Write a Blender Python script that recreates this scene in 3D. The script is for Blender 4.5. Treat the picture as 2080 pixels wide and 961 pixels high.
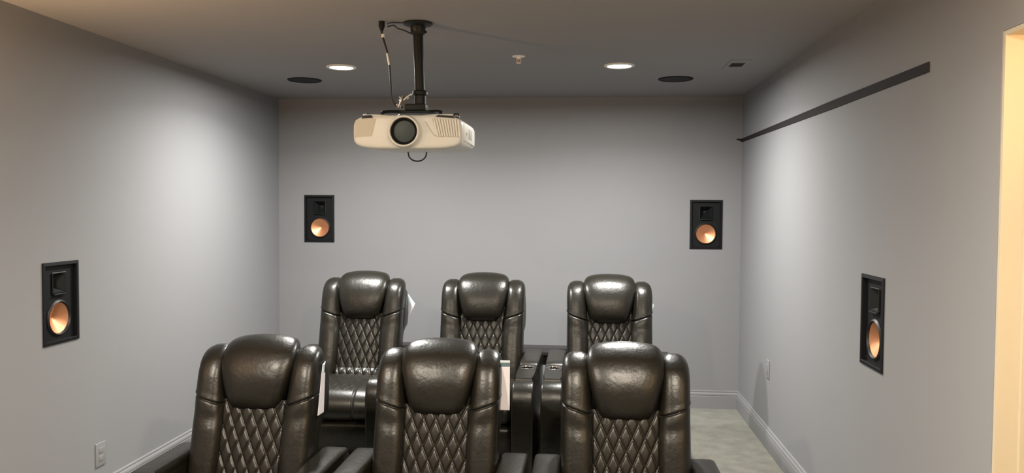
import bpy, bmesh, math, random
import numpy as np
from mathutils import Matrix, Vector

for o in list(bpy.data.objects):
    bpy.data.objects.remove(o)
scene = bpy.context.scene
COL = scene.collection
random.seed(4)

# ------------------------------------------------------------------ camera
W, H = 3.70, 2.44            # room width, ceiling height over the rear platform
LOW = -0.16                  # floor level of the front part of the room
FRONT = -8.4                 # wall behind the camera
STEP = -2.46                 # edge of the rear platform
cam = bpy.data.cameras.new('camera')
cam.sensor_fit = 'HORIZONTAL'; cam.sensor_width = 36.0; cam.lens = 28.536
cam.clip_start = 0.05
cam_o = bpy.data.objects.new('camera', cam); COL.objects.link(cam_o)
YAW, PITCH, ROLL = 0.0895, 0.0358, 0.0063
_f = Vector((-math.sin(YAW)*math.cos(PITCH), math.cos(YAW)*math.cos(PITCH), -math.sin(PITCH)))
_r = Vector((math.cos(YAW), math.sin(YAW), 0)); _u = _r.cross(_f)
_r2 = _r*math.cos(ROLL)+_u*math.sin(ROLL); _u2 = _u*math.cos(ROLL)-_r*math.sin(ROLL)
m = Matrix((( _r2.x, _u2.x, -_f.x, 2.492), (_r2.y, _u2.y, -_f.y, -6.4435), (_r2.z, _u2.z, -_f.z, 1.5687), (0, 0, 0, 1)))
cam_o.matrix_world = m
scene.camera = cam_o

# ------------------------------------------------------------------ world, exposure
world = bpy.data.worlds.new('world'); scene.world = world
world.use_nodes = True
world.node_tree.nodes['Background'].inputs[0].default_value = (0.02, 0.02, 0.022, 1)
world.node_tree.nodes['Background'].inputs[1].default_value = 0.3
vs = scene.view_settings
vs.view_transform = 'Standard'; vs.look = 'None'; vs.gamma = 1.0; vs.use_curve_mapping = False
vs.exposure = 0.0
FRONT_FILL = 92.0            # watts of the added, unseen pair that fills from the front
DOWNLIGHT = 75.0             # watts of the two recessed lights
SCONCE_FILL = 160.0               # watts of the added, unseen wall lamps warming the front
HALL = 26.0                 # watts of the added, unseen hall lamp

# ------------------------------------------------------------------ materials
MATS = {}
def mat(name, col, rough=0.6, metal=0.0, spec=0.5, bump=None, mottle=None, coat=0.0, emit=None, sheen=0.0):
    if name in MATS: return MATS[name]
    ma = bpy.data.materials.new(name); ma.use_nodes = True
    nt = ma.node_tree; b = nt.nodes['Principled BSDF']
    b.inputs['Base Color'].default_value = (*col, 1)
    b.inputs['Roughness'].default_value = rough
    b.inputs['Metallic'].default_value = metal
    b.inputs['Specular IOR Level'].default_value = spec
    b.inputs['Coat Weight'].default_value = coat
    b.inputs['Coat Roughness'].default_value = 0.25
    b.inputs['Sheen Weight'].default_value = sheen
    tc = nt.nodes.new('ShaderNodeTexCoord')
    if mottle:                                     # (scale, amount, second colour)
        sc, amt, c2 = mottle
        n = nt.nodes.new('ShaderNodeTexNoise'); n.inputs['Scale'].default_value = sc; n.inputs['Detail'].default_value = 6
        mx = nt.nodes.new('ShaderNodeMix'); mx.data_type = 'RGBA'
        rp = nt.nodes.new('ShaderNodeMapRange'); rp.inputs[1].default_value = 0.35; rp.inputs[2].default_value = 0.65
        rp.inputs[4].default_value = amt
        nt.links.new(tc.outputs['Object'], n.inputs['Vector']); nt.links.new(n.outputs['Fac'], rp.inputs[0])
        nt.links.new(rp.outputs[0], mx.inputs['Factor'])
        mx.inputs['A'].default_value = (*col, 1); mx.inputs['B'].default_value = (*c2, 1)
        nt.links.new(mx.outputs['Result'], b.inputs['Base Color'])
    if bump:                                       # list of (scale, strength, distance)
        prev = None
        for sc, st, dist in bump:
            n = nt.nodes.new('ShaderNodeTexNoise'); n.inputs['Scale'].default_value = sc; n.inputs['Detail'].default_value = 4
            bp = nt.nodes.new('ShaderNodeBump'); bp.inputs['Strength'].default_value = st; bp.inputs['Distance'].default_value = dist
            nt.links.new(tc.outputs['Object'], n.inputs['Vector']); nt.links.new(n.outputs['Fac'], bp.inputs['Height'])
            if prev: nt.links.new(prev.outputs['Normal'], bp.inputs['Normal'])
            prev = bp
        nt.links.new(prev.outputs['Normal'], b.inputs['Normal'])
    if emit:
        b.inputs['Emission Color'].default_value = (*emit[0], 1); b.inputs['Emission Strength'].default_value = emit[1]
    MATS[name] = ma
    return ma

PAINT = mat('wall_paint', (0.246, 0.247, 0.258), 0.75, spec=0.25, bump=[(260, 0.08, 0.002)])
CEIL = mat('ceiling_paint', (0.272, 0.270, 0.278), 0.8, spec=0.2, bump=[(200, 0.1, 0.002)])
TRIM = mat('trim_paint', (0.246, 0.247, 0.258), 0.42, spec=0.5)
HALLPAINT = mat('hall_paint', (0.78, 0.70, 0.55), 0.7)
CARPET = mat('carpet', (0.30, 0.292, 0.243), 0.95, spec=0.1, mottle=(9.0, 0.75, (0.185, 0.177, 0.147)), bump=[(420, 1.0, 0.008), (60, 0.6, 0.010)], sheen=0.3)
LEATHER = mat('leather', (0.0105, 0.0093, 0.0066), 0.33, spec=0.48, bump=[(700, 0.16, 0.001), (75, 0.22, 0.003), (20, 0.20, 0.010)])
LEATHER2 = mat('leather_quilt', (0.0115, 0.0100, 0.0072), 0.34, spec=0.48, bump=[(700, 0.16, 0.001), (70, 0.20, 0.003)])
BLACKFAB = mat('dark_fabric', (0.012, 0.012, 0.011), 0.8, spec=0.2)
BLACK = mat('black_plastic', (0.005, 0.0055, 0.007), 0.6, spec=0.25, bump=[(500, 0.15, 0.001)])
BLACKM = mat('black_metal', (0.008, 0.010, 0.0105), 0.5, spec=0.3)
MATTEBLK = mat('matte_black', (0.006, 0.006, 0.007), 0.7, spec=0.2)
DARKWELL = mat('dark_recess', (0.004, 0.004, 0.005), 0.6)
CHROME = mat('chrome', (0.75, 0.75, 0.76), 0.12, metal=1.0)
COPPER = mat('copper_cone', (0.80, 0.38, 0.20), 0.48, metal=0.8)
RUBBER = mat('rubber', (0.01, 0.01, 0.01), 0.5)
PROJ = mat('projector_shell', (0.72, 0.72, 0.685), 0.42, spec=0.45)
PROJ2 = mat('projector_grille', (0.55, 0.52, 0.44), 0.55)
PROJW = mat('projector_side', (0.78, 0.78, 0.72), 0.5)
GLASSDK = mat('lens_glass', (0.035, 0.050, 0.052), 0.45, spec=0.4)
WHITEP = mat('white_plastic', (0.80, 0.77, 0.72), 0.45)
PAPER = mat('tag_paper', (0.72, 0.69, 0.74), 0.7)
PAPERB = mat('tag_print', (0.10, 0.16, 0.18), 0.6)
PAPERBL = mat('tag_sleeve', (0.62, 0.72, 0.76), 0.5)
RAIL = mat('rail_dark', (0.026, 0.023, 0.024), 0.8, spec=0.15)
TABLE = mat('table_dark', (0.032, 0.027, 0.029), 0.6, spec=0.3, mottle=(18, 0.5, (0.024, 0.021, 0.022)))
SCREEN = mat('screen_white', (0.75, 0.75, 0.75), 0.8)
LENSLIGHT = mat('downlight_lens', (1, 1, 1), 0.5, emit=((1.0, 0.96, 0.88), 12.0))
SHADE = mat('sconce_shade', (0.9, 0.75, 0.5), 0.6, emit=((1.0, 0.52, 0.20), 20.0))  # glow adds warm side light from the unseen sconces
HALLSHADE = mat('hall_shade', (0.9, 0.8, 0.6), 0.6, emit=((1.0, 0.72, 0.36), 6.0))

# ------------------------------------------------------------------ helpers
def link(name, me, ma, parent=None, smooth=True):
    o = bpy.data.objects.new(name, me); COL.objects.link(o)
    if ma and not me.materials: me.materials.append(ma)
    if smooth: me.shade_smooth()
    if parent is not None: o.parent = parent
    return o
def pyd(name, v, f, ma, parent=None, smooth=True, recalc=True):
    me = bpy.data.meshes.new(name); me.from_pydata([tuple(p) for p in v], [], f)
    if recalc:
        bm = bmesh.new(); bm.from_mesh(me); bmesh.ops.recalc_face_normals(bm, faces=bm.faces); bm.to_mesh(me); bm.free()
    me.update()
    return link(name, me, ma, parent, smooth)
def bevel(o, w, seg=3, ang=40):
    b = o.modifiers.new('bevel', 'BEVEL'); b.width = w; b.segments = seg; b.limit_method = 'ANGLE'; b.angle_limit = math.radians(ang)
    b.harden_normals = False
    return o
def box(name, lo, hi, ma, parent=None, bev=0.0, seg=3):
    x0, y0, z0 = lo; x1, y1, z1 = hi
    v = [(x0,y0,z0),(x1,y0,z0),(x1,y1,z0),(x0,y1,z0),(x0,y0,z1),(x1,y0,z1),(x1,y1,z1),(x0,y1,z1)]
    f = [(0,3,2,1),(4,5,6,7),(0,1,5,4),(1,2,6,5),(2,3,7,6),(3,0,4,7)]
    o = pyd(name, v, f, ma, parent, smooth=bev > 0)
    if bev: bevel(o, bev, seg)
    return o
def multi(name, boxes, ma, parent=None):
    """several axis boxes that make up ONE piece"""
    v, f = [], []
    for lo, hi in boxes:
        n = len(v); x0, y0, z0 = lo; x1, y1, z1 = hi
        v += [(x0,y0,z0),(x1,y0,z0),(x1,y1,z0),(x0,y1,z0),(x0,y0,z1),(x1,y0,z1),(x1,y1,z1),(x0,y1,z1)]
        f += [tuple(n+i for i in q) for q in ((0,3,2,1),(4,5,6,7),(0,1,5,4),(1,2,6,5),(2,3,7,6),(3,0,4,7))]
    return pyd(name, v, f, ma, parent, smooth=False)
def prism(name, pts, axis, a, b, ma, parent=None, bev=0.0, seg=3, smooth=None):
    """outline pts extruded along axis from a to b; pts are the two other coordinates in order"""
    def P(p, t):
        return (t, p[0], p[1]) if axis == 'x' else ((p[0], t, p[1]) if axis == 'y' else (p[0], p[1], t))
    n = len(pts)
    v = [P(p, a) for p in pts]+[P(p, b) for p in pts]
    f = [tuple(range(n)), tuple(range(2*n-1, n-1, -1))]+[(i, (i+1) % n, n+(i+1) % n, n+i) for i in range(n)]
    o = pyd(name, v, f, ma, parent, smooth=bev > 0 if smooth is None else smooth)
    if bev: bevel(o, bev, seg)
    return o
def lathe(name, prof, ma, parent=None, centre=(0,0,0), axis='z', n=32, smooth=True, cap=True):
    """prof: (radius, height along axis)"""
    v, f = [], []
    for r, h in prof:
        for i in range(n):
            a = 2*math.pi*i/n; p = (r*math.cos(a), r*math.sin(a), h)
            if axis == 'y': p = (p[0], p[2], p[1])
            if axis == 'x': p = (p[2], p[0], p[1])
            v.append((p[0]+centre[0], p[1]+centre[1], p[2]+centre[2]))
    for k in range(len(prof)-1):
        for i in range(n):
            j = (i+1) % n; f.append((k*n+i, k*n+j, (k+1)*n+j, (k+1)*n+i))
    if cap and prof[0][0] > 1e-6: f.append(tuple(range(n)))
    if cap and prof[-1][0] > 1e-6: f.append(tuple(range((len(prof)-1)*n, len(prof)*n)))
    o = pyd(name, v, f, ma, parent, smooth)
    if smooth:
        e = o.modifiers.new('split', 'EDGE_SPLIT'); e.split_angle = math.radians(50)
    return o
def tube(name, pts, r, ma, parent=None, n=8, res=6):
    P = [Vector(p) for p in pts]; Q = []
    for i in range(len(P)-1):
        p0 = P[max(i-1, 0)]; p1 = P[i]; p2 = P[i+1]; p3 = P[min(i+2, len(P)-1)]
        for k in range(res):
            t = k/res
            Q.append(0.5*((2*p1)+(p2-p0)*t+(2*p0-5*p1+4*p2-p3)*t*t+(3*p1-p0-3*p2+p3)*t**3))
    Q.append(P[-1])
    v, f = [], []
    for i, q in enumerate(Q):
        d = (Q[min(i+1, len(Q)-1)]-Q[max(i-1, 0)]).normalized()
        a = Vector((1, 0, 0)) if abs(d.x) < 0.8 else Vector((0, 1, 0))
        e1 = d.cross(a).normalized(); e2 = d.cross(e1)
        for k in range(n):
            t = 2*math.pi*k/n; v.append(q+e1*r*math.cos(t)+e2*r*math.sin(t))
    for i in range(len(Q)-1):
        for k in range(n):
            j = (k+1) % n; f.append((i*n+k, i*n+j, (i+1)*n+j, (i+1)*n+k))
    f.append(tuple(range(n))); f.append(tuple(range((len(Q)-1)*n, len(Q)*n)))
    return pyd(name, v, f, ma, parent)
def empty(name, loc, label, cat, group=None):
    o = bpy.data.objects.new(name, None); COL.objects.link(o)
    o.location = loc; o.empty_display_size = 0.1
    return tag(o, label, cat, group)
def tag(o, label, cat, group=None):
    o['label'] = label; o['category'] = cat
    if group: o['group'] = group
    return o
def struct(o):
    o['kind'] = 'structure'; return o
def cat_interp(keys, n):
    """smooth interpolation of rows of keys by their first column"""
    K = np.array(keys, float); t = np.linspace(0, len(K)-1, n); out = []
    for s in t:
        i = min(int(s), len(K)-2); u = s-i
        p0 = K[max(i-1, 0)]; p1 = K[i]; p2 = K[i+1]; p3 = K[min(i+2, len(K)-1)]
        out.append(0.5*((2*p1)+(p2-p0)*u+(2*p0-5*p1+4*p2-p3)*u*u+(3*p1-p0-3*p2+p3)*u**3))
    return np.array(out)
def loft(rings):
    v, f = [], []; n = len(rings[0])
    for r in rings: v += [tuple(p) for p in r]
    for k in range(len(rings)-1):
        for i in range(n):
            j = (i+1) % n; f.append((k*n+i, k*n+j, (k+1)*n+j, (k+1)*n+i))
    f.append(tuple(range(n))); f.append(tuple(range((len(rings)-1)*n, len(rings)*n)))
    return v, f

# ------------------------------------------------------------------ room shell
T = 0.12
struct(box('floor', (-T, FRONT, LOW-0.1), (W+T, 0.0, LOW), CARPET))
struct(box('floor_platform', (0.0, STEP, LOW), (W, 0.0, 0.0), CARPET))
struct(box('ceiling', (-T, FRONT, H), (W+T, T, H+0.1), CEIL))
SPK_SIDE = (0.266, 0.390); SPK_BACK = (0.250, 0.384)
SPL, SPR = (-2.7856, 1.1018), (-2.9243, 1.0969)          # side speakers: y, z
SPBL, SPBR = (0.3385, 1.4682), (3.4335, 1.4452)          # back speakers: x, z
def cells(u0, u1, v0, v1, holes):
    us = sorted({u0, u1, *[h[0] for h in holes], *[h[1] for h in holes]}); vs_ = sorted({v0, v1, *[h[2] for h in holes], *[h[3] for h in holes]})
    for i in range(len(us)-1):
        for j in range(len(vs_)-1):
            cu, cv = (us[i]+us[i+1])/2, (vs_[j]+vs_[j+1])/2
            if not any(h[0] < cu < h[1] and h[2] < cv < h[3] for h in holes): yield us[i], us[i+1], vs_[j], vs_[j+1]
def hole(c, size): return (c[0]-size[0]/2+0.012, c[0]+size[0]/2-0.012, c[1]-size[1]/2+0.012, c[1]+size[1]/2-0.012)
struct(multi('wall_back', [((a, 0, c), (b, T, d)) for a, b, c, d in cells(-T, W+T, LOW-0.1, H, [hole(SPBL, SPK_BACK), hole(SPBR, SPK_BACK)])], PAINT))
struct(multi('wall_left', [((-T, a, c), (0, b, d)) for a, b, c, d in cells(FRONT, 0, LOW-0.1, H, [hole(SPL, SPK_SIDE)])], PAINT))
struct(box('wall_front', (-T, FRONT-T, LOW-0.1), (W+T, FRONT, H+0.1), PAINT))
D0, D1, DZ = -3.94, -4.98, 2.091
struct(multi('wall_right', [((W, a, c), (W+T, b, d)) for a, b, c, d in cells(FRONT, 0, LOW-0.1, H, [hole(SPR, SPK_SIDE), (D1, D0, LOW-0.1, DZ)])], PAINT))
# opening lined with painted jamb boards and a stop
dj = bpy.data.objects.new('door_1', None); COL.objects.link(dj); dj.location = (W, D0, LOW); struct(dj)
JAMB = mat('jamb_paint', (0.54, 0.47, 0.35), 0.5)
def djbox(name, lo, hi):
    o = box(name, lo, hi, JAMB); o.parent = dj; o.matrix_parent_inverse = Matrix.Translation(dj.location).inverted(); return o
djbox('jamb', (W+0.002, D0-0.014, LOW), (W+T, D0-0.001, DZ-0.001))
djbox('jamb', (W+0.002, D1+0.001, LOW), (W+T, D1+0.014, DZ-0.001))
djbox('jamb', (W+0.002, D1+0.014, DZ-0.014), (W+T, D0-0.014, DZ-0.001))
djbox('door_stop', (W+0.066, D0-0.026, LOW), (W+0.10, D0-0.014, DZ-0.014))
# hall outside the opening
struct(box('wall_hall', (W+1.5, -6.6, LOW-0.1), (W+1.6, -2.6, H+0.1), HALLPAINT))
struct(box('wall_hall_end', (W+T, -2.7, LOW-0.1), (W+1.5, -2.6, H), HALLPAINT))
struct(box('wall_hall_near', (W+T, -6.6, LOW-0.1), (W+1.5, -6.5, H), HALLPAINT))
struct(box('floor_hall', (W+T, -6.5, LOW-0.1), (W+1.5, -2.7, LOW), CARPET))
struct(box('ceiling_hall', (W+T, -6.5, H), (W+1.5, -2.7, H+0.1), HALLPAINT))

# baseboards: flat board, groove, rounded cap
def bb_profile():
    return [(0,0),(0.016,0),(0.016,0.098),(0.0135,0.101),(0.0135,0.104),(0.016,0.107),(0.015,0.118),(0.011,0.126),(0.0085,0.128),(0.0085,0.131),(0.0105,0.134),(0.009,0.141),(0.005,0.143),(0,0.143)]
struct(prism('baseboard_back', [(-0.0-p[0], p[1]) for p in bb_profile()], 'x', 0.0, W, TRIM, smooth=False))
struct(prism('baseboard_left', [(p[0], p[1]) for p in bb_profile()], 'y', STEP, -0.016, TRIM, smooth=False))
struct(prism('baseboard_right', [(W-p[0], p[1]) for p in bb_profile()], 'y', STEP, -0.016, TRIM, smooth=False))
struct(prism('baseboard_left_front', [(p[0], LOW+p[1]) for p in bb_profile()], 'y', FRONT, STEP, TRIM, smooth=False))
struct(prism('baseboard_right_front', [(W-p[0], LOW+p[1]) for p in bb_profile()], 'y', D0, STEP, TRIM, smooth=False))

# ------------------------------------------------------------------ recessed lights
def downlight(x, y, label, watts=DOWNLIGHT, colour=(1.0, 0.985, 0.925)):
    t = empty('recessed_light', (x, y, H), label, 'light', 'recessed ceiling lights')
    lathe('trim_ring', [(0.072, -0.006), (0.080, -0.010), (0.092, -0.006), (0.094, 0.0), (0.072, 0.0)], WHITEP, t, cap=False)
    lathe('lens', [(0.0, -0.0075), (0.05, -0.0072), (0.0725, -0.0055)], LENSLIGHT, t, cap=False)
    for share, spread in ((0.40, 152), (0.60, 176)):      # beam and field of the LED
        l = bpy.data.lights.new('led', 'AREA'); l.shape = 'DISK'; l.size = 0.142; l.energy = watts*share; l.color = colour; l.spread = math.radians(spread)
        lo = bpy.data.objects.new('led', l); COL.objects.link(lo); lo.parent = t; lo.location = (0, 0, -0.012)
    return t
downlight(0.968, -1.455, 'round white recessed ceiling light left of the projector pole, glowing')
downlight(2.692, -1.415, 'round white recessed ceiling light right of the sprinkler, glowing')

downlight(0.968, -5.0, 'added unseen warm recessed ceiling light in the front left of the room', FRONT_FILL, (1.0, 0.89, 0.73))  # unseen pair added as fill on the front chairs and projector
downlight(2.692, -5.0, 'added unseen warm recessed ceiling light in the front right of the room', FRONT_FILL, (1.0, 0.89, 0.73))
# ------------------------------------------------------------------ warm lamps and a screen added out of view for their light
def sconce(x, y, z, sx, label, watts):  # unseen uplight added for the orange on ceiling and front chairs
    t = empty('added_sconce', (x, y, z), label, 'sconce', 'added unseen wall sconces at the front of the room')
    box('back_plate', (min(0, sx*0.02), -0.05, -0.12), (max(0, sx*0.02), 0.05, 0.12), BLACKM, t, 0.006)
    tube('arm', [(sx*0.02, 0, -0.05), (sx*0.07, 0, -0.09), (sx*0.11, 0, -0.05)], 0.008, BLACKM, t)
    lathe('shade', [(0.0, -0.04), (0.055, -0.04), (0.0765, 0.10), (0.074, 0.10), (0.050, -0.035), (0.0, -0.035)], BLACKM, t, (sx*0.11, 0, 0))
    lathe('glass_sleeve', [(0.058, -0.03), (0.078, 0.085), (0.080, 0.085), (0.060, -0.03)], SHADE, t, (sx*0.11, 0, 0), cap=False)
    l = bpy.data.lights.new('bulb', 'POINT'); l.energy = watts; l.color = (1.0, 0.62, 0.32); l.shadow_soft_size = 0.03
    lo = bpy.data.objects.new('bulb', l); COL.objects.link(lo); lo.parent = t; lo.location = (sx*0.11, 0, 0.078)
sconce(0.0, -4.3, 1.55, 1, 'added unseen cup-shaped uplight sconce with amber glass glowing on the left wall', SCONCE_FILL*0.85)
sconce(W, -5.3, 1.55, -1, 'added unseen cup-shaped uplight sconce with amber glass glowing on the right wall', SCONCE_FILL)
hl = empty('added_hall_lamp', (W+0.8, -5.3, H), 'added unseen warm flush ceiling lamp in the hall outside the doorway', 'lamp')  # unseen lamp added for the warm light at the doorway
lathe('canopy', [(0.0, 0.0), (0.09, 0.0), (0.09, -0.03), (0.0, -0.03)], BLACKM, hl)
lathe('shade', [(0.08, -0.03), (0.15, -0.06), (0.15, -0.12), (0.08, -0.15), (0.0, -0.155)], HALLSHADE, hl, cap=False)
l = bpy.data.lights.new('bulb', 'POINT'); l.energy = HALL; l.color = (1.0, 0.70, 0.32); l.shadow_soft_size = 0.12
lo = bpy.data.objects.new('bulb', l); COL.objects.link(lo); lo.parent = hl; lo.location = (0, 0, -0.32)
scr = empty('added_screen', (1.85, FRONT+0.02, 1.25), 'added unseen wide white projection screen on the wall behind the camera', 'screen')  # unseen screen added for the grey reflection in the leather
box('screen_surface', (-1.25, 0, -0.7), (1.25, 0.012, 0.7), SCREEN, scr)
multi('screen_frame', [((-1.32, 0, -0.77), (1.32, 0.03, -0.7)), ((-1.32, 0, 0.7), (1.32, 0.03, 0.77)), ((-1.32, 0, -0.7), (-1.25, 0.03, 0.7)), ((1.25, 0, -0.7), (1.32, 0.03, 0.7))], MATTEBLK, scr)

# ------------------------------------------------------------------ recliners
def ply(z): return 0.30*(z-1.06)
NR = 36
def sring(cx, cy, z, a, bfr, bbk, n, shear=0.0):
    """rounded ring in a level plane; bfr reaches towards -y, bbk towards +y"""
    out = []
    for i in range(NR):
        t = 2*math.pi*i/NR; c, s = math.cos(t), math.sin(t)
        x = a*math.copysign(abs(c)**(2/n), c); b = bbk if s > 0 else bfr
        y = b*math.copysign(abs(s)**(2/n), s)
        out.append((cx+x, cy+y, z+shear*x))
    return out
def mesh_of(name, v, f, ma):
    me = bpy.data.meshes.new(name); me.from_pydata([tuple(p) for p in v], [], f)
    bm = bmesh.new(); bm.from_mesh(me); bmesh.ops.recalc_face_normals(bm, faces=bm.faces); bm.to_mesh(me); bm.free()
    me.materials.append(ma); me.shade_smooth(); return me

# headrest: z, half width, front offset from back plane, rear offset
HK = [(0.802,0.050,0.030,0.06),(0.806,0.088,0.006,0.08),(0.822,0.111,-0.028,0.09),(0.86,0.131,-0.054,0.10),(0.92,0.149,-0.070,0.10),
      (0.98,0.163,-0.073,0.10),(1.03,0.172,-0.063,0.10),(1.070,0.169,-0.040,0.10),(1.096,0.156,-0.006,0.10),(1.109,0.128,0.026,0.09),(1.114,0.070,0.050,0.075)]
def headrest_mesh():
    R = []
    for z, w, fo, bo in cat_interp(HK, 44):
        cy = ply(z)+(fo+bo)/2; R.append(sring(0, cy, z, max(w, 0.02), (bo-fo)/2, (bo-fo)/2, 3.6))
    # arch the top edge a little and pull corners in
    R = [[(x, y, z+0.012*(1-(x/0.17)**2)*max(0, (z-1.0)/0.11)) for x, y, z in r] for r in R]
    v, f = loft(R); return mesh_of('headrest', v, f, LEATHER)
# bolster: z, inner x, outer x, front offset, rear offset
BK = [(0.40,0.152,0.268,-0.020,0.12),(0.50,0.142,0.274,-0.040,0.12),(0.62,0.137,0.277,-0.048,0.12),(0.74,0.136,0.278,-0.050,0.12),
      (0.82,0.140,0.278,-0.048,0.12),(0.90,0.146,0.280,-0.052,0.12),(0.97,0.152,0.281,-0.050,0.12),(1.02,0.156,0.279,-0.038,0.12),
      (1.050,0.160,0.272,-0.014,0.11),(1.068,0.170,0.258,0.014,0.10),(1.078,0.190,0.236,0.040,0.08)]
def bolster_mesh(sgn):
    rows = list(cat_interp(BK, 60))
    zs = 0.853
    extra = []
    base = np.array(rows)
    zz = base[:, 0]
    for dz in (-0.014, -0.009, -0.005, -0.002, 0.0, 0.002, 0.005, 0.009, 0.014):
        z = zs+dz; extra.append([np.interp(z, zz, base[:, k]) if k else z for k in range(5)])
    rows = [r for r in rows if abs(r[0]-zs) > 0.016]+extra
    rows.sort(key=lambda r: r[0])
    R = []
    for z, xi, xo, fo, bo in rows:
        g = 0.0065*math.exp(-((z-zs)/0.0035)**2)-0.003*math.exp(-((z-zs-0.012)/0.006)**2)
        sh = 0.34*math.exp(-((z-zs)/0.10)**2)
        w = 0.004*math.sin(z*47)*math.exp(-((z-0.80)/0.05)**2)
        cy = ply(z)+(fo+bo)/2
        R.append(sring((xi+xo)/2, cy, z, (xo-xi)/2-g, (bo-fo)/2-g+w, (bo-fo)/2, 2.7, sh))
    v, f = loft(R)
    v = [(sgn*x, y, z) for x, y, z in v]
    return mesh_of('bolster', v, f, LEATHER)
# rear shell: z, half width, front y, rear y (absolute)
SK = [(0.14,0.245,-0.20,0.01),(0.30,0.255,-0.20,0.03),(0.50,0.262,-0.12,0.05),(0.68,0.265,-0.06,0.075),(0.735,0.272,-0.04,0.11),(0.76,0.277,-0.03,0.175),(0.82,0.279,-0.02,0.19),
      (0.92,0.278,0.0,0.19),(0.985,0.272,0.01,0.165),(1.03,0.250,0.03,0.115),(1.05,0.225,0.05,0.09)]
def shell_mesh():
    R = [sring(0, (a+b)/2, z, w, (b-a)/2, (b-a)/2, 5.0) for z, w, a, b in cat_interp(SK, 40)]
    v, f = loft(R); return mesh_of('back_shell', v, f, LEATHER)
DW, DH = 0.054, 0.118
def quilt(x, s):
    """height of stitched diamonds at x across and s along"""
    a = x/DW+s/DH; b = x/DW-s/DH
    da = abs(a-round(a))*2; db = abs(b-round(b))*2           # 0 on a stitch line, 1 mid-diamond
    p = (1-math.exp(-da/0.17))*(1-math.exp(-db/0.17))
    return p
def grid_mesh(name, nu, nv, fn, ma):
    v = [fn(i/nu, j/nv) for j in range(nv+1) for i in range(nu+1)]
    f = [(j*(nu+1)+i, j*(nu+1)+i+1, (j+1)*(nu+1)+i+1, (j+1)*(nu+1)+i) for j in range(nv) for i in range(nu)]
    return mesh_of(name, v, f, ma)
def panel_mesh():
    def fn(u, t):
        x = -0.150+0.300*u; z = 0.425+0.425*t
        h = 0.010*quilt(x, z/math.cos(0.29)) + 0.016*(1-(x/0.155)**2)
        low = max(0, (0.50-z)/0.075)
        h += 0.020*math.sin(math.pi*min(1, low))*1.0-0.030*max(0, low-0.6)
        edge = min(1.0, (0.150-abs(x))/0.012)
        return (x, ply(z)-h*edge+0.006, z+0.25*h*edge)
    return grid_mesh('quilted_panel', 112, 150, fn, LEATHER2)
SP = [(-0.10,0.438),(-0.20,0.452),(-0.34,0.463),(-0.48,0.474),(-0.60,0.482),(-0.68,0.478),(-0.74,0.458),(-0.778,0.42),(-0.79,0.37),(-0.778,0.335),(-0.74,0.322)]
def seat_mesh():
    P = cat_interp(SP, 161); d = np.gradient(P, axis=0); nrm = np.stack([d[:, 1], -d[:, 0]], 1)
    nrm /= np.linalg.norm(nrm, axis=1)[:, None]
    L = np.concatenate([[0], np.cumsum(np.linalg.norm(np.diff(P, axis=0), axis=1))])
    def fn(u, t):
        x = -0.272+0.544*u; k = int(round(t*160)); y, z = P[k]; n = nrm[k]
        ax = abs(x)
        side = 0.030*(max(0, (ax-0.225)/0.047)**2.4)
        seam = 0.006*math.exp(-((ax-0.148)/0.006)**2)
        fade = min(1, max(0, (0.76-L[k]/L[-1])/0.06)); q = (0.006-fade*0.006*(1-quilt(x, L[k]))*min(1, max(0, (0.146-ax)/0.01))) if ax < 0.146 else 0.006
        h = 0.012*(1-(x/0.272)**2)+q-seam-side
        return (x, y-n[0]*-h, z+n[1]*h) if False else (x, y+n[0]*h, z+n[1]*h)
    return grid_mesh('seat_cushion', 120, 160, fn, LEATHER2)
def arm_meshes(sgn):
    """arm body outline in (y, z)"""
    x0, x1 = 0.280, 0.400
    body = [(0.07,0.06),(0.07,0.575),(0.055,0.592),(-0.465,0.592),(-0.470,0.550),(-0.885,0.550),(-0.893,0.600),(-0.925,0.597),(-0.955,0.582),(-0.982,0.553),(-0.998,0.51),(-1.002,0.44),(-0.995,0.30),(-0.99,0.06)]
    return x0, x1, body

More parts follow.
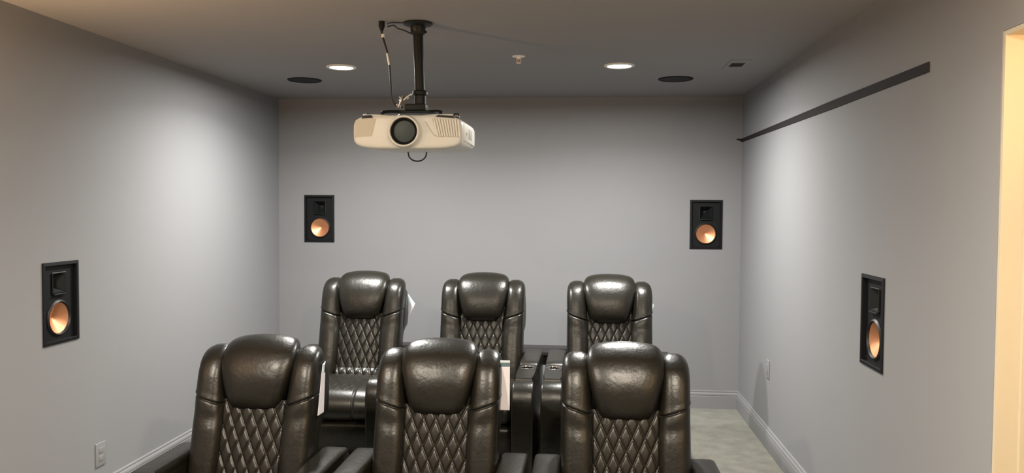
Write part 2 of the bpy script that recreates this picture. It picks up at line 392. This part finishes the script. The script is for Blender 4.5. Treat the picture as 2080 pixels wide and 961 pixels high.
def build_recliner():
    root = bpy.data.objects.new('recliner', None); COL.objects.link(root); root.empty_display_size = 0.2
    def add(name, me): 
        o = bpy.data.objects.new(name, me); COL.objects.link(o); o.parent = root; return o
    add('back_shell', shell_mesh())
    add('headrest', headrest_mesh())
    for s in (-1, 1): add('bolster', bolster_mesh(s))
    add('quilted_panel', panel_mesh())
    add('seat_cushion', seat_mesh())
    box('seat_base', (-0.275, -0.70, 0.10), (0.275, -0.06, 0.40), BLACKFAB, root, 0.02)
    prism('footrest', [(-0.69,0.10),(-0.755,0.10),(-0.775,0.14),(-0.785,0.24),(-0.780,0.285),(-0.755,0.305),(-0.69,0.31)], 'x', -0.268, 0.268, LEATHER, root, 0.012)
    for s in (-1, 1):
        x0, x1, body = arm_meshes(s)
        a, b = sorted((s*x0, s*x1))
        ar = prism('arm', body, 'x', a, b, LEATHER, root, 0.016, 4)
        # long soft pad on the rear of the arm
        def padfn(u, t):
            cx = (a+b)/2; hx = (b-a)/2+0.001
            th = math.pi*(u*1.16-0.08); th = math.pi*u
            return None
        rings = []
        for k in range(23):
            y = 0.066-0.530*k/22; e = min(k, 22-k)/3.0; e = min(1, e); e = math.sqrt(1-(1-e)**2)
            hx = (b-a)/2*(0.90+0.10*e); hz = 0.004+0.026*e
            ring = []
            for i in range(20):
                t = 2*math.pi*i/20; c, sn = math.cos(t), math.sin(t)
                ring.append(((a+b)/2+hx*math.copysign(abs(c)**0.32, c), y, 0.592+hz*math.copysign(abs(sn)**0.6, sn)))
            rings.append(ring)
        v, f = loft(rings)
        pad = link('arm_pad', mesh_of('arm_pad', v, f, LEATHER), None, ar)
        # plate with the cup hole
        cx, cy, cr = (a+b)/2, -0.585, 0.043
        y0, y1 = -0.478, -0.882; N = 40; v = []; ring_r = []
        for i in range(N):
            t = 2*math.pi*i/N; c, sn = math.cos(t), math.sin(t)
            hx = (b-a)/2-0.004; hy = (y1-cy) if sn < 0 else (y0-cy)
            q = 1/max(abs(c)/hx, abs(sn)/abs(hy)); ring_r.append((cx+q*c, cy+q*sn))
        for (rx, ry) in ring_r: v.append((rx, ry, 0.552))
        for (rx, ry) in ring_r: v.append((rx, ry, 0.602))
        for (rx, ry) in ring_r: v.append((cx+(rx-cx)*0.93, cy+(ry-cy)*0.975, 0.611))
        for i in range(N): t = 2*math.pi*i/N; v.append((cx+cr*math.cos(t), cy+cr*math.sin(t), 0.614))
        for i in range(N): t = 2*math.pi*i/N; v.append((cx+cr*math.cos(t), cy+cr*math.sin(t), 0.552))
        f = [(k*N+i, k*N+(i+1) % N, (k+1)*N+(i+1) % N, (k+1)*N+i) for k in range(4) for i in range(N)]
        cp = link('cup_panel', mesh_of('cup_panel', v, f, LEATHER), None, ar)
        es = cp.modifiers.new('split', 'EDGE_SPLIT'); es.split_angle = math.radians(45)
        ch_ = lathe('cup_holder', [(0.0,0.556),(0.040,0.556),(0.041,0.612)], DARKWELL, ar, (cx, cy, 0), n=28, cap=False)
        lathe('rim', [(0.0405,0.611),(0.042,0.6165),(0.0438,0.6165),(0.0450,0.6135)], CHROME, ch_, (cx, cy, 0), n=28, cap=False)
    for sx in (-0.33, 0.33):
        for yy in (-0.90, -0.05):
            lathe('foot', [(0.028, 0.0), (0.030, 0.02), (0.026, 0.075)], BLACK, root, (sx, yy, 0), n=14)
    return root
def copy_tree(o, parent=None):
    c = o.copy(); COL.objects.link(c)
    if parent is not None: c.parent = parent
    for ch in [x for x in bpy.data.objects if x.parent == o]: copy_tree(ch, c)
    return c
CH = [(1.012, -2.85, LOW, 0.0, 'front-row dark leather recliner on the left, with warm orange sheen and a narrow white tag'),
      (1.847, -2.85, LOW, 0.0, 'front-row dark leather recliner in the middle, with a pale card tag beside its wing'),
      (2.676, -2.85, LOW, 0.0, 'front-row dark leather recliner on the right, nearest the doorway'),
      (0.998, -1.05, 0.0, 0.0, 'back-row dark leather recliner on the left, its seat cushion in view'),
      (1.818, -1.05, 0.0, 0.0, 'back-row dark leather recliner in the middle'),
      (2.658, -1.05, 0.0, 0.0, 'back-row dark leather recliner on the right, next to the strip of bare carpet')]
proto = build_recliner()
for i, (x, y, z, rz, lab) in enumerate(CH):
    c = proto if i == len(CH)-1 else copy_tree(proto)
    c.location = (x, y, z); c.rotation_euler.z = rz
    tag(c, lab, 'recliner', 'leather recliners in two rows')

# ------------------------------------------------------------------ narrow table behind the back row
tb = empty('console_table', (1.83, -0.74, 0), 'narrow dark table standing behind the back row of recliners', 'table')
box('table_top', (-0.88, -0.14, 0.545), (0.88, 0.14, 0.575), TABLE, tb, 0.004)
for sx in (-0.84, 0.84):
    for sy in (-0.11, 0.11):
        box('leg', (sx-0.02, sy-0.02, 0), (sx+0.02, sy+0.02, 0.545), TABLE, tb, 0.003)
box('apron', (-0.82, -0.12, 0.48), (0.82, -0.105, 0.545), TABLE, tb)

# ------------------------------------------------------------------ tags hanging on the recliners

def sheet(name, pts, th, ma, parent, nrm):
    """thin card with its own thickness; pts are 3-D corners"""
    n = len(pts); o = Vector(nrm)*th
    v = [Vector(p) for p in pts]+[Vector(p)+o for p in pts]
    f = [tuple(range(n)), tuple(range(2*n-1, n-1, -1))]+[(i, (i+1) % n, n+(i+1) % n, n+i) for i in range(n)]
    return pyd(name, v, f, ma, parent, smooth=False)
TG = 'paper tags on the recliners'
t1 = empty('hang_tag', (1.306, -2.88, 0.626), 'narrow white paper tag hanging edge-on beside the front-left recliner', 'tag', TG)
sheet('card', [(0,-0.047,0.003),(0,0.036,0.0),(0,0.058,0.177),(0,0.009,0.185)], 0.0015, PAPER, t1, (1,0,0))
sheet('strap', [(0,0.012,0.184),(0,0.045,0.180),(0,0.050,0.215),(-0.012,0.10,0.216),(-0.012,0.10,0.222),(0,0.023,0.220)], 0.0015, PAPERBL, t1, (1,0,0))
t2 = empty('hang_tag', (2.142, -2.85, 0.66), 'pale pinkish card tag with dark stripe hanging right of the front-middle recliner', 'tag', TG)
sheet('card', [(-0.0215,0,0),(0.0215,0,0),(0.0215,0,0.224),(-0.0215,0,0.224)], 0.0015, PAPER, t2, (0,1,0))
sheet('stripe', [(-0.0213,-0.0008,0.196),(0.0213,-0.0008,0.196),(0.0213,-0.0008,0.2145),(-0.0213,-0.0008,0.2145)], 0.0008, PAPERB, t2, (0,1,0))
sheet('header', [(-0.0213,-0.0008,0.218),(0.0213,-0.0008,0.218),(0.0213,-0.0008,0.224),(-0.0213,-0.0008,0.224)], 0.0008, PAPERBL, t2, (0,1,0))
t3 = empty('hang_tag', (1.275, -0.905, 0.817), 'folded pale plastic sleeve tag sticking out behind the back-left recliner', 'tag', TG)
sheet('sleeve', [(-0.012,0,0.146),(0.001,0,0.142),(0.020,0,0.115),(0.016,0,0.06),(0.0,0,0.004)], 0.0015, PAPERBL, t3, (0,1,0))
sheet('card', [(0.020,-0.001,0.115),(0.046,0.004,0.079),(0.012,0.0,0.0),(0.0,-0.001,0.004),(0.015,-0.001,0.06)], 0.0015, PAPER, t3, (0,1,0))
t4 = empty('hang_tag', (2.944, -0.905, 0.874), 'small bluish tag peeking out behind the back-right recliner', 'tag', TG)
sheet('sleeve', [(-0.010,0,0.056),(0.012,0,0.050),(0.020,0,0.037),(0.004,0,0.0),(-0.010,0,0.0)], 0.0015, PAPERBL, t4, (0,1,0))

# ------------------------------------------------------------------ loudspeakers set into the walls
def wall_speaker(loc, rz, size, label):
    w, h = size
    t = empty('wall_speaker', loc, label, 'speaker', 'loudspeakers set into the walls'); t.rotation_euler.z = rz
    bz = 0.017
    # flange standing proud of the wall, with an inner step
    def rect(a, b, y): return [(-a, y, -b), (a, y, -b), (a, y, b), (-a, y, b)]
    v = rect(w/2, h/2, 0.0)+rect(w/2-0.001, h/2-0.001, -0.006)+rect(w/2-bz+0.002, h/2-bz+0.002, -0.008)+rect(w/2-bz, h/2-bz, -0.004)+rect(w/2-bz, h/2-bz, 0.016)
    f = [(k*4+i, k*4+(i+1) % 4, (k+1)*4+(i+1) % 4, (k+1)*4+i) for k in range(4) for i in range(4)]
    pyd('frame', v, f, BLACK, t, smooth=False)
    # baffle with a round hole for the woofer and a square one for the horn
    a, b = w/2-bz+0.001, h/2-bz+0.001; zc = -0.073*h/0.384; zh = 0.093*h/0.384; hr = 0.083; hs = 0.047
    zm = 0.021
    N = 48; v = []; f = []
    def ringrect(z0, z1, zc_):
        out = []
        for i in range(N):
            tt = 2*math.pi*(i+0.5)/N; c, s_ = math.cos(tt), math.sin(tt)
            q = min(a/abs(c), (z1-zc_)/s_ if s_ > 0 else (zc_-z0)/-s_)
            out.append((q*c, 0.012, zc_+q*s_))
        return out
    v += ringrect(-b, zm, zc)
    v += [(hr*math.cos(2*math.pi*(i+0.5)/N), 0.012, zc+hr*math.sin(2*math.pi*(i+0.5)/N)) for i in range(N)]
    f += [(i, (i+1) % N, N+(i+1) % N, N+i) for i in range(N)]
    n0 = len(v)
    v += [(-a, 0.012, zm), (a, 0.012, zm), (a, 0.012, b), (-a, 0.012, b), (-hs, 0.012, zh-hs), (hs, 0.012, zh-hs), (hs, 0.012, zh+hs), (-hs, 0.012, zh+hs)]
    f += [tuple(n0+q for q in (i, (i+1) % 4, 4+(i+1) % 4, 4+i)) for i in range(4)]
    pyd('baffle', v, f, BLACK, t, smooth=False)
    # horn: lip, flared throat
    v = []
    for q, y in ((hs+0.004, 0.006), (hs, 0.004), (hs*0.92, 0.012), (hs*0.55, 0.040), (hs*0.30, 0.060)):
        v += [(-q, y, zh-q), (q, y, zh-q), (q, y, zh+q), (-q, y, zh+q)]
    f = [(k*4+i, k*4+(i+1) % 4, (k+1)*4+(i+1) % 4, (k+1)*4+i) for k in range(4) for i in range(4)]+[(16, 17, 18, 19)]
    hn = pyd('horn', v, f, BLACKM, t, smooth=False)
    lathe('tweeter_dome', [(0.0, 0.052), (0.008, 0.054), (0.012, 0.060)], DARKWELL, hn, (0, 0, zh), 'y', 20, cap=False)
    box('horn_lip', (-hs*0.95, -0.002, zh-hs-0.012), (hs*0.95, 0.012, zh-hs-0.004), BLACKM, hn, 0.002)
    lathe('surround', [(hr+0.004, 0.010), (hr, 0.005), (0.079, 0.002), (0.077, 0.005), (0.073, 0.012)], RUBBER, t, (0, 0, zc), 'y', 40, cap=False)
    lathe('cone', [(0.074, 0.012), (0.045, 0.027), (0.020, 0.040), (0.0, 0.050)], COPPER, t, (0, 0, zc), 'y', 48, cap=False)
    for sx in (-1, 1):
        for sz in (-1, 1):
            lathe('screw', [(0.0, 0.009), (0.004, 0.0095), (0.0045, 0.012)], BLACKM, t, (sx*(a-0.012), 0, sz*(b-0.012)), 'y', 10)
    return t
wall_speaker((SPBL[0], 0, SPBL[1]), 0, SPK_BACK, 'black in-wall speaker with copper cone on the back wall, left of the projector')
wall_speaker((SPBR[0], 0, SPBR[1]), 0, SPK_BACK, 'black in-wall speaker with copper cone on the back wall, near the right corner')
wall_speaker((0, SPL[0], SPL[1]), math.pi/2, SPK_SIDE, 'black in-wall speaker with copper cone on the left side wall')
wall_speaker((W, SPR[0], SPR[1]), -math.pi/2, SPK_SIDE, 'black in-wall speaker with copper cone on the right side wall')

# ------------------------------------------------------------------ ceiling fittings
def ceiling_speaker(x, y, label):
    t = empty('ceiling_speaker', (x, y, H), label, 'speaker', 'round speakers in the ceiling')
    lathe('rim', [(0.104, 0.0), (0.116, 0.0), (0.116, -0.003), (0.112, -0.006), (0.104, -0.006)], MATTEBLK, t, n=40, cap=False)
    lathe('grille', [(0.0, -0.0045), (0.104, -0.0040), (0.104, 0.0)], BLACK, t, n=40)
ceiling_speaker(0.555, -0.955, 'round black ceiling speaker left of the left ceiling light')
ceiling_speaker(3.090, -0.880, 'round black ceiling speaker right of the right ceiling light')
sp = empty('sprinkler', (2.103, -1.75, H), 'small white fire sprinkler head between the two ceiling lights', 'sprinkler')
lathe('escutcheon', [(0.016, -0.006), (0.030, -0.006), (0.038, -0.002), (0.038, 0.0)], WHITEP, sp, n=28)
lathe('body', [(0.0, -0.016), (0.011, -0.016), (0.012, 0.0)], WHITEP, sp, n=16)
for s_ in (-1, 1):
    tube('frame_arm', [(s_*0.010, 0, -0.014), (s_*0.013, 0, -0.024), (s_*0.004, 0, -0.038)], 0.0022, WHITEP, sp)
lathe('bulb', [(0.0, -0.034), (0.003, -0.030), (0.003, -0.018), (0.0, -0.016)], COPPER, sp, n=10)
lathe('deflector', [(0.0, -0.042), (0.015, -0.041), (0.015, -0.039), (0.0, -0.038)], WHITEP, sp, n=20)
rg = empty('ceiling_register', (3.395, -1.405, H), 'small ceiling register with a dark slot near the right wall', 'vent')
multi('frame', [((-0.062, -0.165, -0.004), (-0.040, 0.165, 0)), ((0.040, -0.165, -0.004), (0.062, 0.165, 0)), ((-0.040, -0.165, -0.004), (0.040, -0.072, 0)), ((-0.040, 0.064, -0.004), (0.040, 0.165, 0))], CEIL, rg)
box('dark_opening', (-0.040, -0.072, -0.0012), (0.040, 0.064, -0.0004), DARKWELL, rg)
for k in range(4):
    yy = -0.056+0.034*k; sheet('louver', [(-0.040, yy, -0.0015), (0.040, yy, -0.0015), (0.040, yy+0.012, -0.0035), (-0.040, yy+0.012, -0.0035)], 0.0008, RAIL, rg, (0, 0, 1))

# ------------------------------------------------------------------ strip on the right wall, plates
st = empty('wall_strip', (W, -1.7, 2.08), 'long thin dark strip running along the upper right wall', 'strip')
prism('strip', [(1.695, 0.032), (1.695, 0.006), (-0.60, -0.018), (-1.737, -0.0235), (-1.737, 0.0125), (-0.60, 0.0235)], 'x', -0.005, -0.0005, RAIL, st)
prism('corner_tab', [(-0.005, 0.032), (-0.005, 0.008), (-0.046, 0.026), (-0.046, 0.031)], 'y', 1.694, 1.6995, RAIL, st)
def plate(x, y, z, s_, w, label, name, cat, kind):
    t = empty(name, (x, y, z), label, cat)
    a, b = sorted((0, s_*0.006))
    box('cover', (a, -w/2, -0.061), (b, w/2, 0.061), TRIM, t, 0.0025)
    if kind == 'outlet':
        for dz in (-0.021, 0.021):
            a, b = sorted((s_*0.005, s_*0.0085)); box('receptacle', (a, -0.017, dz-0.014), (b, 0.017, dz+0.014), TRIM, t, 0.003)
    else:
        a, b = sorted((s_*0.005, s_*0.009)); box('rocker', (a, -0.016, -0.033), (b, 0.016, 0.033), TRIM, t, 0.002)
    return t
plate(0, -2.487, 0.278, 1, 0.085, 'grey painted outlet plate low on the left wall', 'outlet', 'outlet', 'outlet')
plate(W, -1.02, 0.519, -1, 0.085, 'grey painted wall plate on the right wall near the back corner', 'wall_plate', 'wall plate', 'switch')

# ------------------------------------------------------------------ projector on its pole
PX, PY, PZ = 1.694, -2.85, 1.905
pj = empty('projector', (PX, PY, PZ), 'cream home theatre projector with big round lens hanging upside down from the ceiling', 'projector')
def prring(y, w, h, n, zc):
    out = []
    for i in range(56):
        t = 2*math.pi*i/56; c, s_ = math.cos(t), math.sin(t)
        out.append((w*math.copysign(abs(c)**(2/n), c), y, zc+h*math.copysign(abs(s_)**(2/n), s_)))
    return out
PK = [(0.0,0.232,0.058,0.0),(0.003,0.240,0.066,0.0),(0.010,0.246,0.073,0.0),(0.030,0.249,0.0765,0.0),(0.12,0.250,0.078,0.001),(0.30,0.250,0.075,0.005),(0.41,0.249,0.073,0.006),(0.440,0.242,0.066,0.006),(0.448,0.225,0.054,0.006)]
v, f = loft([prring(y, w, h, 4.6, zc) for y, w, h, zc in cat_interp(PK, 40)])
link('body', mesh_of('body', v, f, PROJ), None, pj)
# front lip: thin swelling along the top that dips around the lens
tp = []
for i in range(29):
    x = -0.205+0.41*i/28; tp.append((x, 0.018, 0.0745-0.010*math.exp(-((x+0.009)/0.085)**2)))
tube('front_lip', tp, 0.0055, PROJ, pj, n=10, res=2)
LX = -0.009
ln = lathe('lens_ring', [(0.060, 0.0), (0.060, -0.026), (0.063, -0.033), (0.068, -0.032), (0.073, -0.020), (0.0745, 0.006)], PROJ, pj, (LX, 0, 0.0), 'y', 56, cap=False)
lathe('lens_barrel', [(0.0605, -0.026), (0.056, -0.016), (0.0475, -0.012)], MATTEBLK, ln, (LX, 0, 0), 'y', 48, cap=False)
lathe('lens_glass', [(0.0476, -0.012), (0.03, -0.0145), (0.0, -0.015)], GLASSDK, ln, (LX, 0, 0), 'y', 40, cap=False)
# left intake: fine mesh panel
gl = prism('intake_grille', [(-0.236, 0.045), (-0.225, 0.058), (-0.140, 0.060), (-0.160, -0.020), (-0.240, -0.026)], 'y', -0.0012, 0.004, PROJ2, pj)
for k in range(9):
    z = 0.050-0.0085*k; xl = -0.234; xr = -0.143-0.02*(0.058-z)/0.078
    box('fin', (xl, -0.002, z-0.0026), (xr, -0.001, z+0.0026), PROJ2, gl)
# right exhaust with upright slats
ex = prism('exhaust_recess', [(0.112, 0.060), (0.232, 0.052), (0.238, -0.026), (0.175, -0.024), (0.140, -0.018)], 'y', -0.0010, 0.004, PROJ2, pj)
for k in range(10):
    xt = 0.118+0.0122*k; xb = min(0.138+0.0108*k, 0.236); zt = 0.0585-0.0062*k/9; zb = -0.019-0.005*k/9
    v = [(xt, -0.006, zt), (xt+0.0062, -0.006, zt), (xb+0.0062, -0.006, zb), (xb, -0.006, zb), (xt, 0.002, zt), (xt+0.0062, 0.002, zt), (xb+0.0062, 0.002, zb), (xb, 0.002, zb)]
    pyd('slat', v, [(0,1,2,3),(7,6,5,4),(0,4,5,1),(1,5,6,2),(2,6,7,3),(3,7,4,0)], PROJ, ex, smooth=False)
tube('panel_groove', [(0.085, -0.001, 0.045), (0.108, -0.0015, 0.005), (0.130, -0.001, -0.019), (0.165, -0.0008, -0.024)], 0.0016, PROJ2, pj)
# dark slots in the upper front edge, levelling feet, side details
prism('front_slot', [(-0.208, 0.060), (-0.200, 0.073), (-0.165, 0.075), (-0.155, 0.062)], 'y', 0.0005, 0.02, DARKWELL, pj)
prism('front_slot', [(0.130, 0.0665), (0.140, 0.0745), (0.205, 0.0705), (0.215, 0.0600)], 'y', -0.0005, 0.02, DARKWELL, pj)
for x in (-0.195, 0.215):
    ft = lathe('foot', [(0.011, 0.060), (0.011, 0.076), (0.015, 0.077), (0.015, 0.085), (0.010, 0.088), (0.0, 0.088)], RUBBER, pj, (x, 0.06, 0), n=18)
    lathe('foot_ring', [(0.0115, 0.070), (0.0165, 0.072), (0.0165, 0.076), (0.0115, 0.0775)], CHROME, ft, (x, 0.06, 0), n=18)
sd = box('side_cover', (0.2455, 0.055, -0.036), (0.2508, 0.40, 0.040), PROJW, pj, 0.0025)
box('side_label', (0.2510, 0.20, -0.015), (0.2525, 0.30, 0.028), PROJ2, sd, 0.0005)
lathe('side_button', [(0.0, 0.2535), (0.006, 0.2533), (0.007, 0.2515)], PROJ2, sd, (0, 0.13, 0.0), 'x', 14)

MX, MY = 1.695, -2.62
mt = empty('projector_mount', (MX, MY, H), 'black ceiling pole mount with round plate holding the projector', 'mount')
lathe('ceiling_plate', [(0.0, 0.0), (0.069, 0.0), (0.069, -0.008), (0.060, -0.013), (0.036, -0.018), (0.034, -0.050), (0.029, -0.056)], BLACKM, mt, n=40)
lathe('set_screw', [(0.0, 0.0), (0.006, 0.0), (0.006, 0.012), (0.0, 0.014)], BLACKM, mt, (0.030, 0, -0.044), 'x', 12)
tube('pole', [(0, 0, -0.04), (0.006, 0, -0.2), (0.012, 0, -0.36)], 0.0235, BLACKM, mt, n=28)
lathe('collar', [(0.024, -0.318), (0.034, -0.322), (0.036, -0.328), (0.036, -0.340), (0.028, -0.346), (0.028, -0.405), (0.0, -0.405)], BLACKM, mt, (0.012, 0, 0), n=32)
box('tilt_block', (-0.055, -0.04, -0.418), (0.045, 0.04, -0.385), BLACKM, mt, 0.006)
hb = box('hub_plate', (-0.09, -0.06, -0.430), (0.09, 0.06, -0.420), BLACKM, mt, 0.003)
for sx in (-1, 1):
    for sy in (-1, 1):
        tube('spider_arm', [(sx*0.05, sy*0.03, -0.424), (sx*0.10, sy*0.08, -0.427), (sx*0.135, sy*0.13, -0.437), (sx*0.138, sy*0.135, -0.452)], 0.008, BLACKM, mt)
for k, (x, z, l_) in enumerate([(-0.075, -0.372, 0.016), (-0.085, -0.392, 0.012), (-0.060, -0.356, 0.010), (-0.040, -0.360, 0.014), (-0.025, -0.345, 0.010), (-0.068, -0.402, 0.016)]):
    b_ = lathe('bolt', [(0.0, -l_), (0.0055, -l_+0.001), (0.006, 0.0), (0.0, 0.001)], CHROME, mt, (0, 0, 0), 'y', 12)
    b_.location = (x, -0.045+0.004*(k % 2), z); b_.rotation_euler = (0.3*math.sin(k*2.1), 0, 0.5*math.cos(k*1.7))
tube('tie_strap', [(-0.083, -0.055, -0.405), (-0.072, -0.06, -0.385), (-0.066, -0.06, -0.368), (-0.076, -0.055, -0.356)], 0.003, WHITEP, mt)
tube('tie_strap', [(-0.055, -0.055, -0.372), (-0.040, -0.06, -0.358), (-0.018, -0.055, -0.342)], 0.003, WHITEP, mt)

cb = empty('power_cord', (1.531, -2.662, H), 'black power cord with white band dropping from a ceiling plug to the projector', 'cord')
lathe('plug', [(0.0, 0.0), (0.014, 0.0), (0.015, -0.022), (0.011, -0.034), (0.006, -0.046), (0.0, -0.05)], BLACK, cb, n=20)
tube('cord', [(0.0, 0, -0.04), (0.003, 0, -0.066), (0.020, 0, -0.123), (0.034, 0.0, -0.181), (0.041, 0, -0.246), (0.048, 0, -0.338), (0.056, 0.0, -0.375), (0.070, 0.0, -0.398)], 0.0048, RUBBER, cb)
lathe('white_band', [(0.0, -0.060), (0.008, -0.060), (0.008, -0.076), (0.0, -0.076)], WHITEP, cb, (0.006, 0, 0), n=16)
tube('cord_glint', [(0.026, -0.003, -0.150), (0.033, -0.003, -0.181), (0.0365, -0.003, -0.205)], 0.0046, WHITEP, cb)  # white reflection on the cord, modelled as a pale tube
wc = empty('signal_cable', (1.60, -2.66, H), 'thin black cable looping from the ceiling plug to the mount pole', 'cable')
tube('ceiling_run', [(-0.048, 0.02, -0.008), (-0.02, 0, -0.006), (0.03, 0.01, -0.006)], 0.0025, RUBBER, wc)
tube('loop', [(-0.045, 0.02, -0.020), (-0.012, 0, -0.020), (0.008, 0, -0.034), (0.035, -0.004, -0.043), (0.058, -0.01, -0.054), (0.075, -0.015, -0.062)], 0.0036, RUBBER, wc)
lp = tag(tube('cable_loop', [(1.626, -2.52, 1.850), (1.631, -2.52, 1.815), (1.650, -2.52, 1.797), (1.672, -2.52, 1.792), (1.696, -2.52, 1.797), (1.714, -2.52, 1.815), (1.720, -2.52, 1.850)], 0.0035, RUBBER), 'short black cable loop drooping under the projector', 'cable')
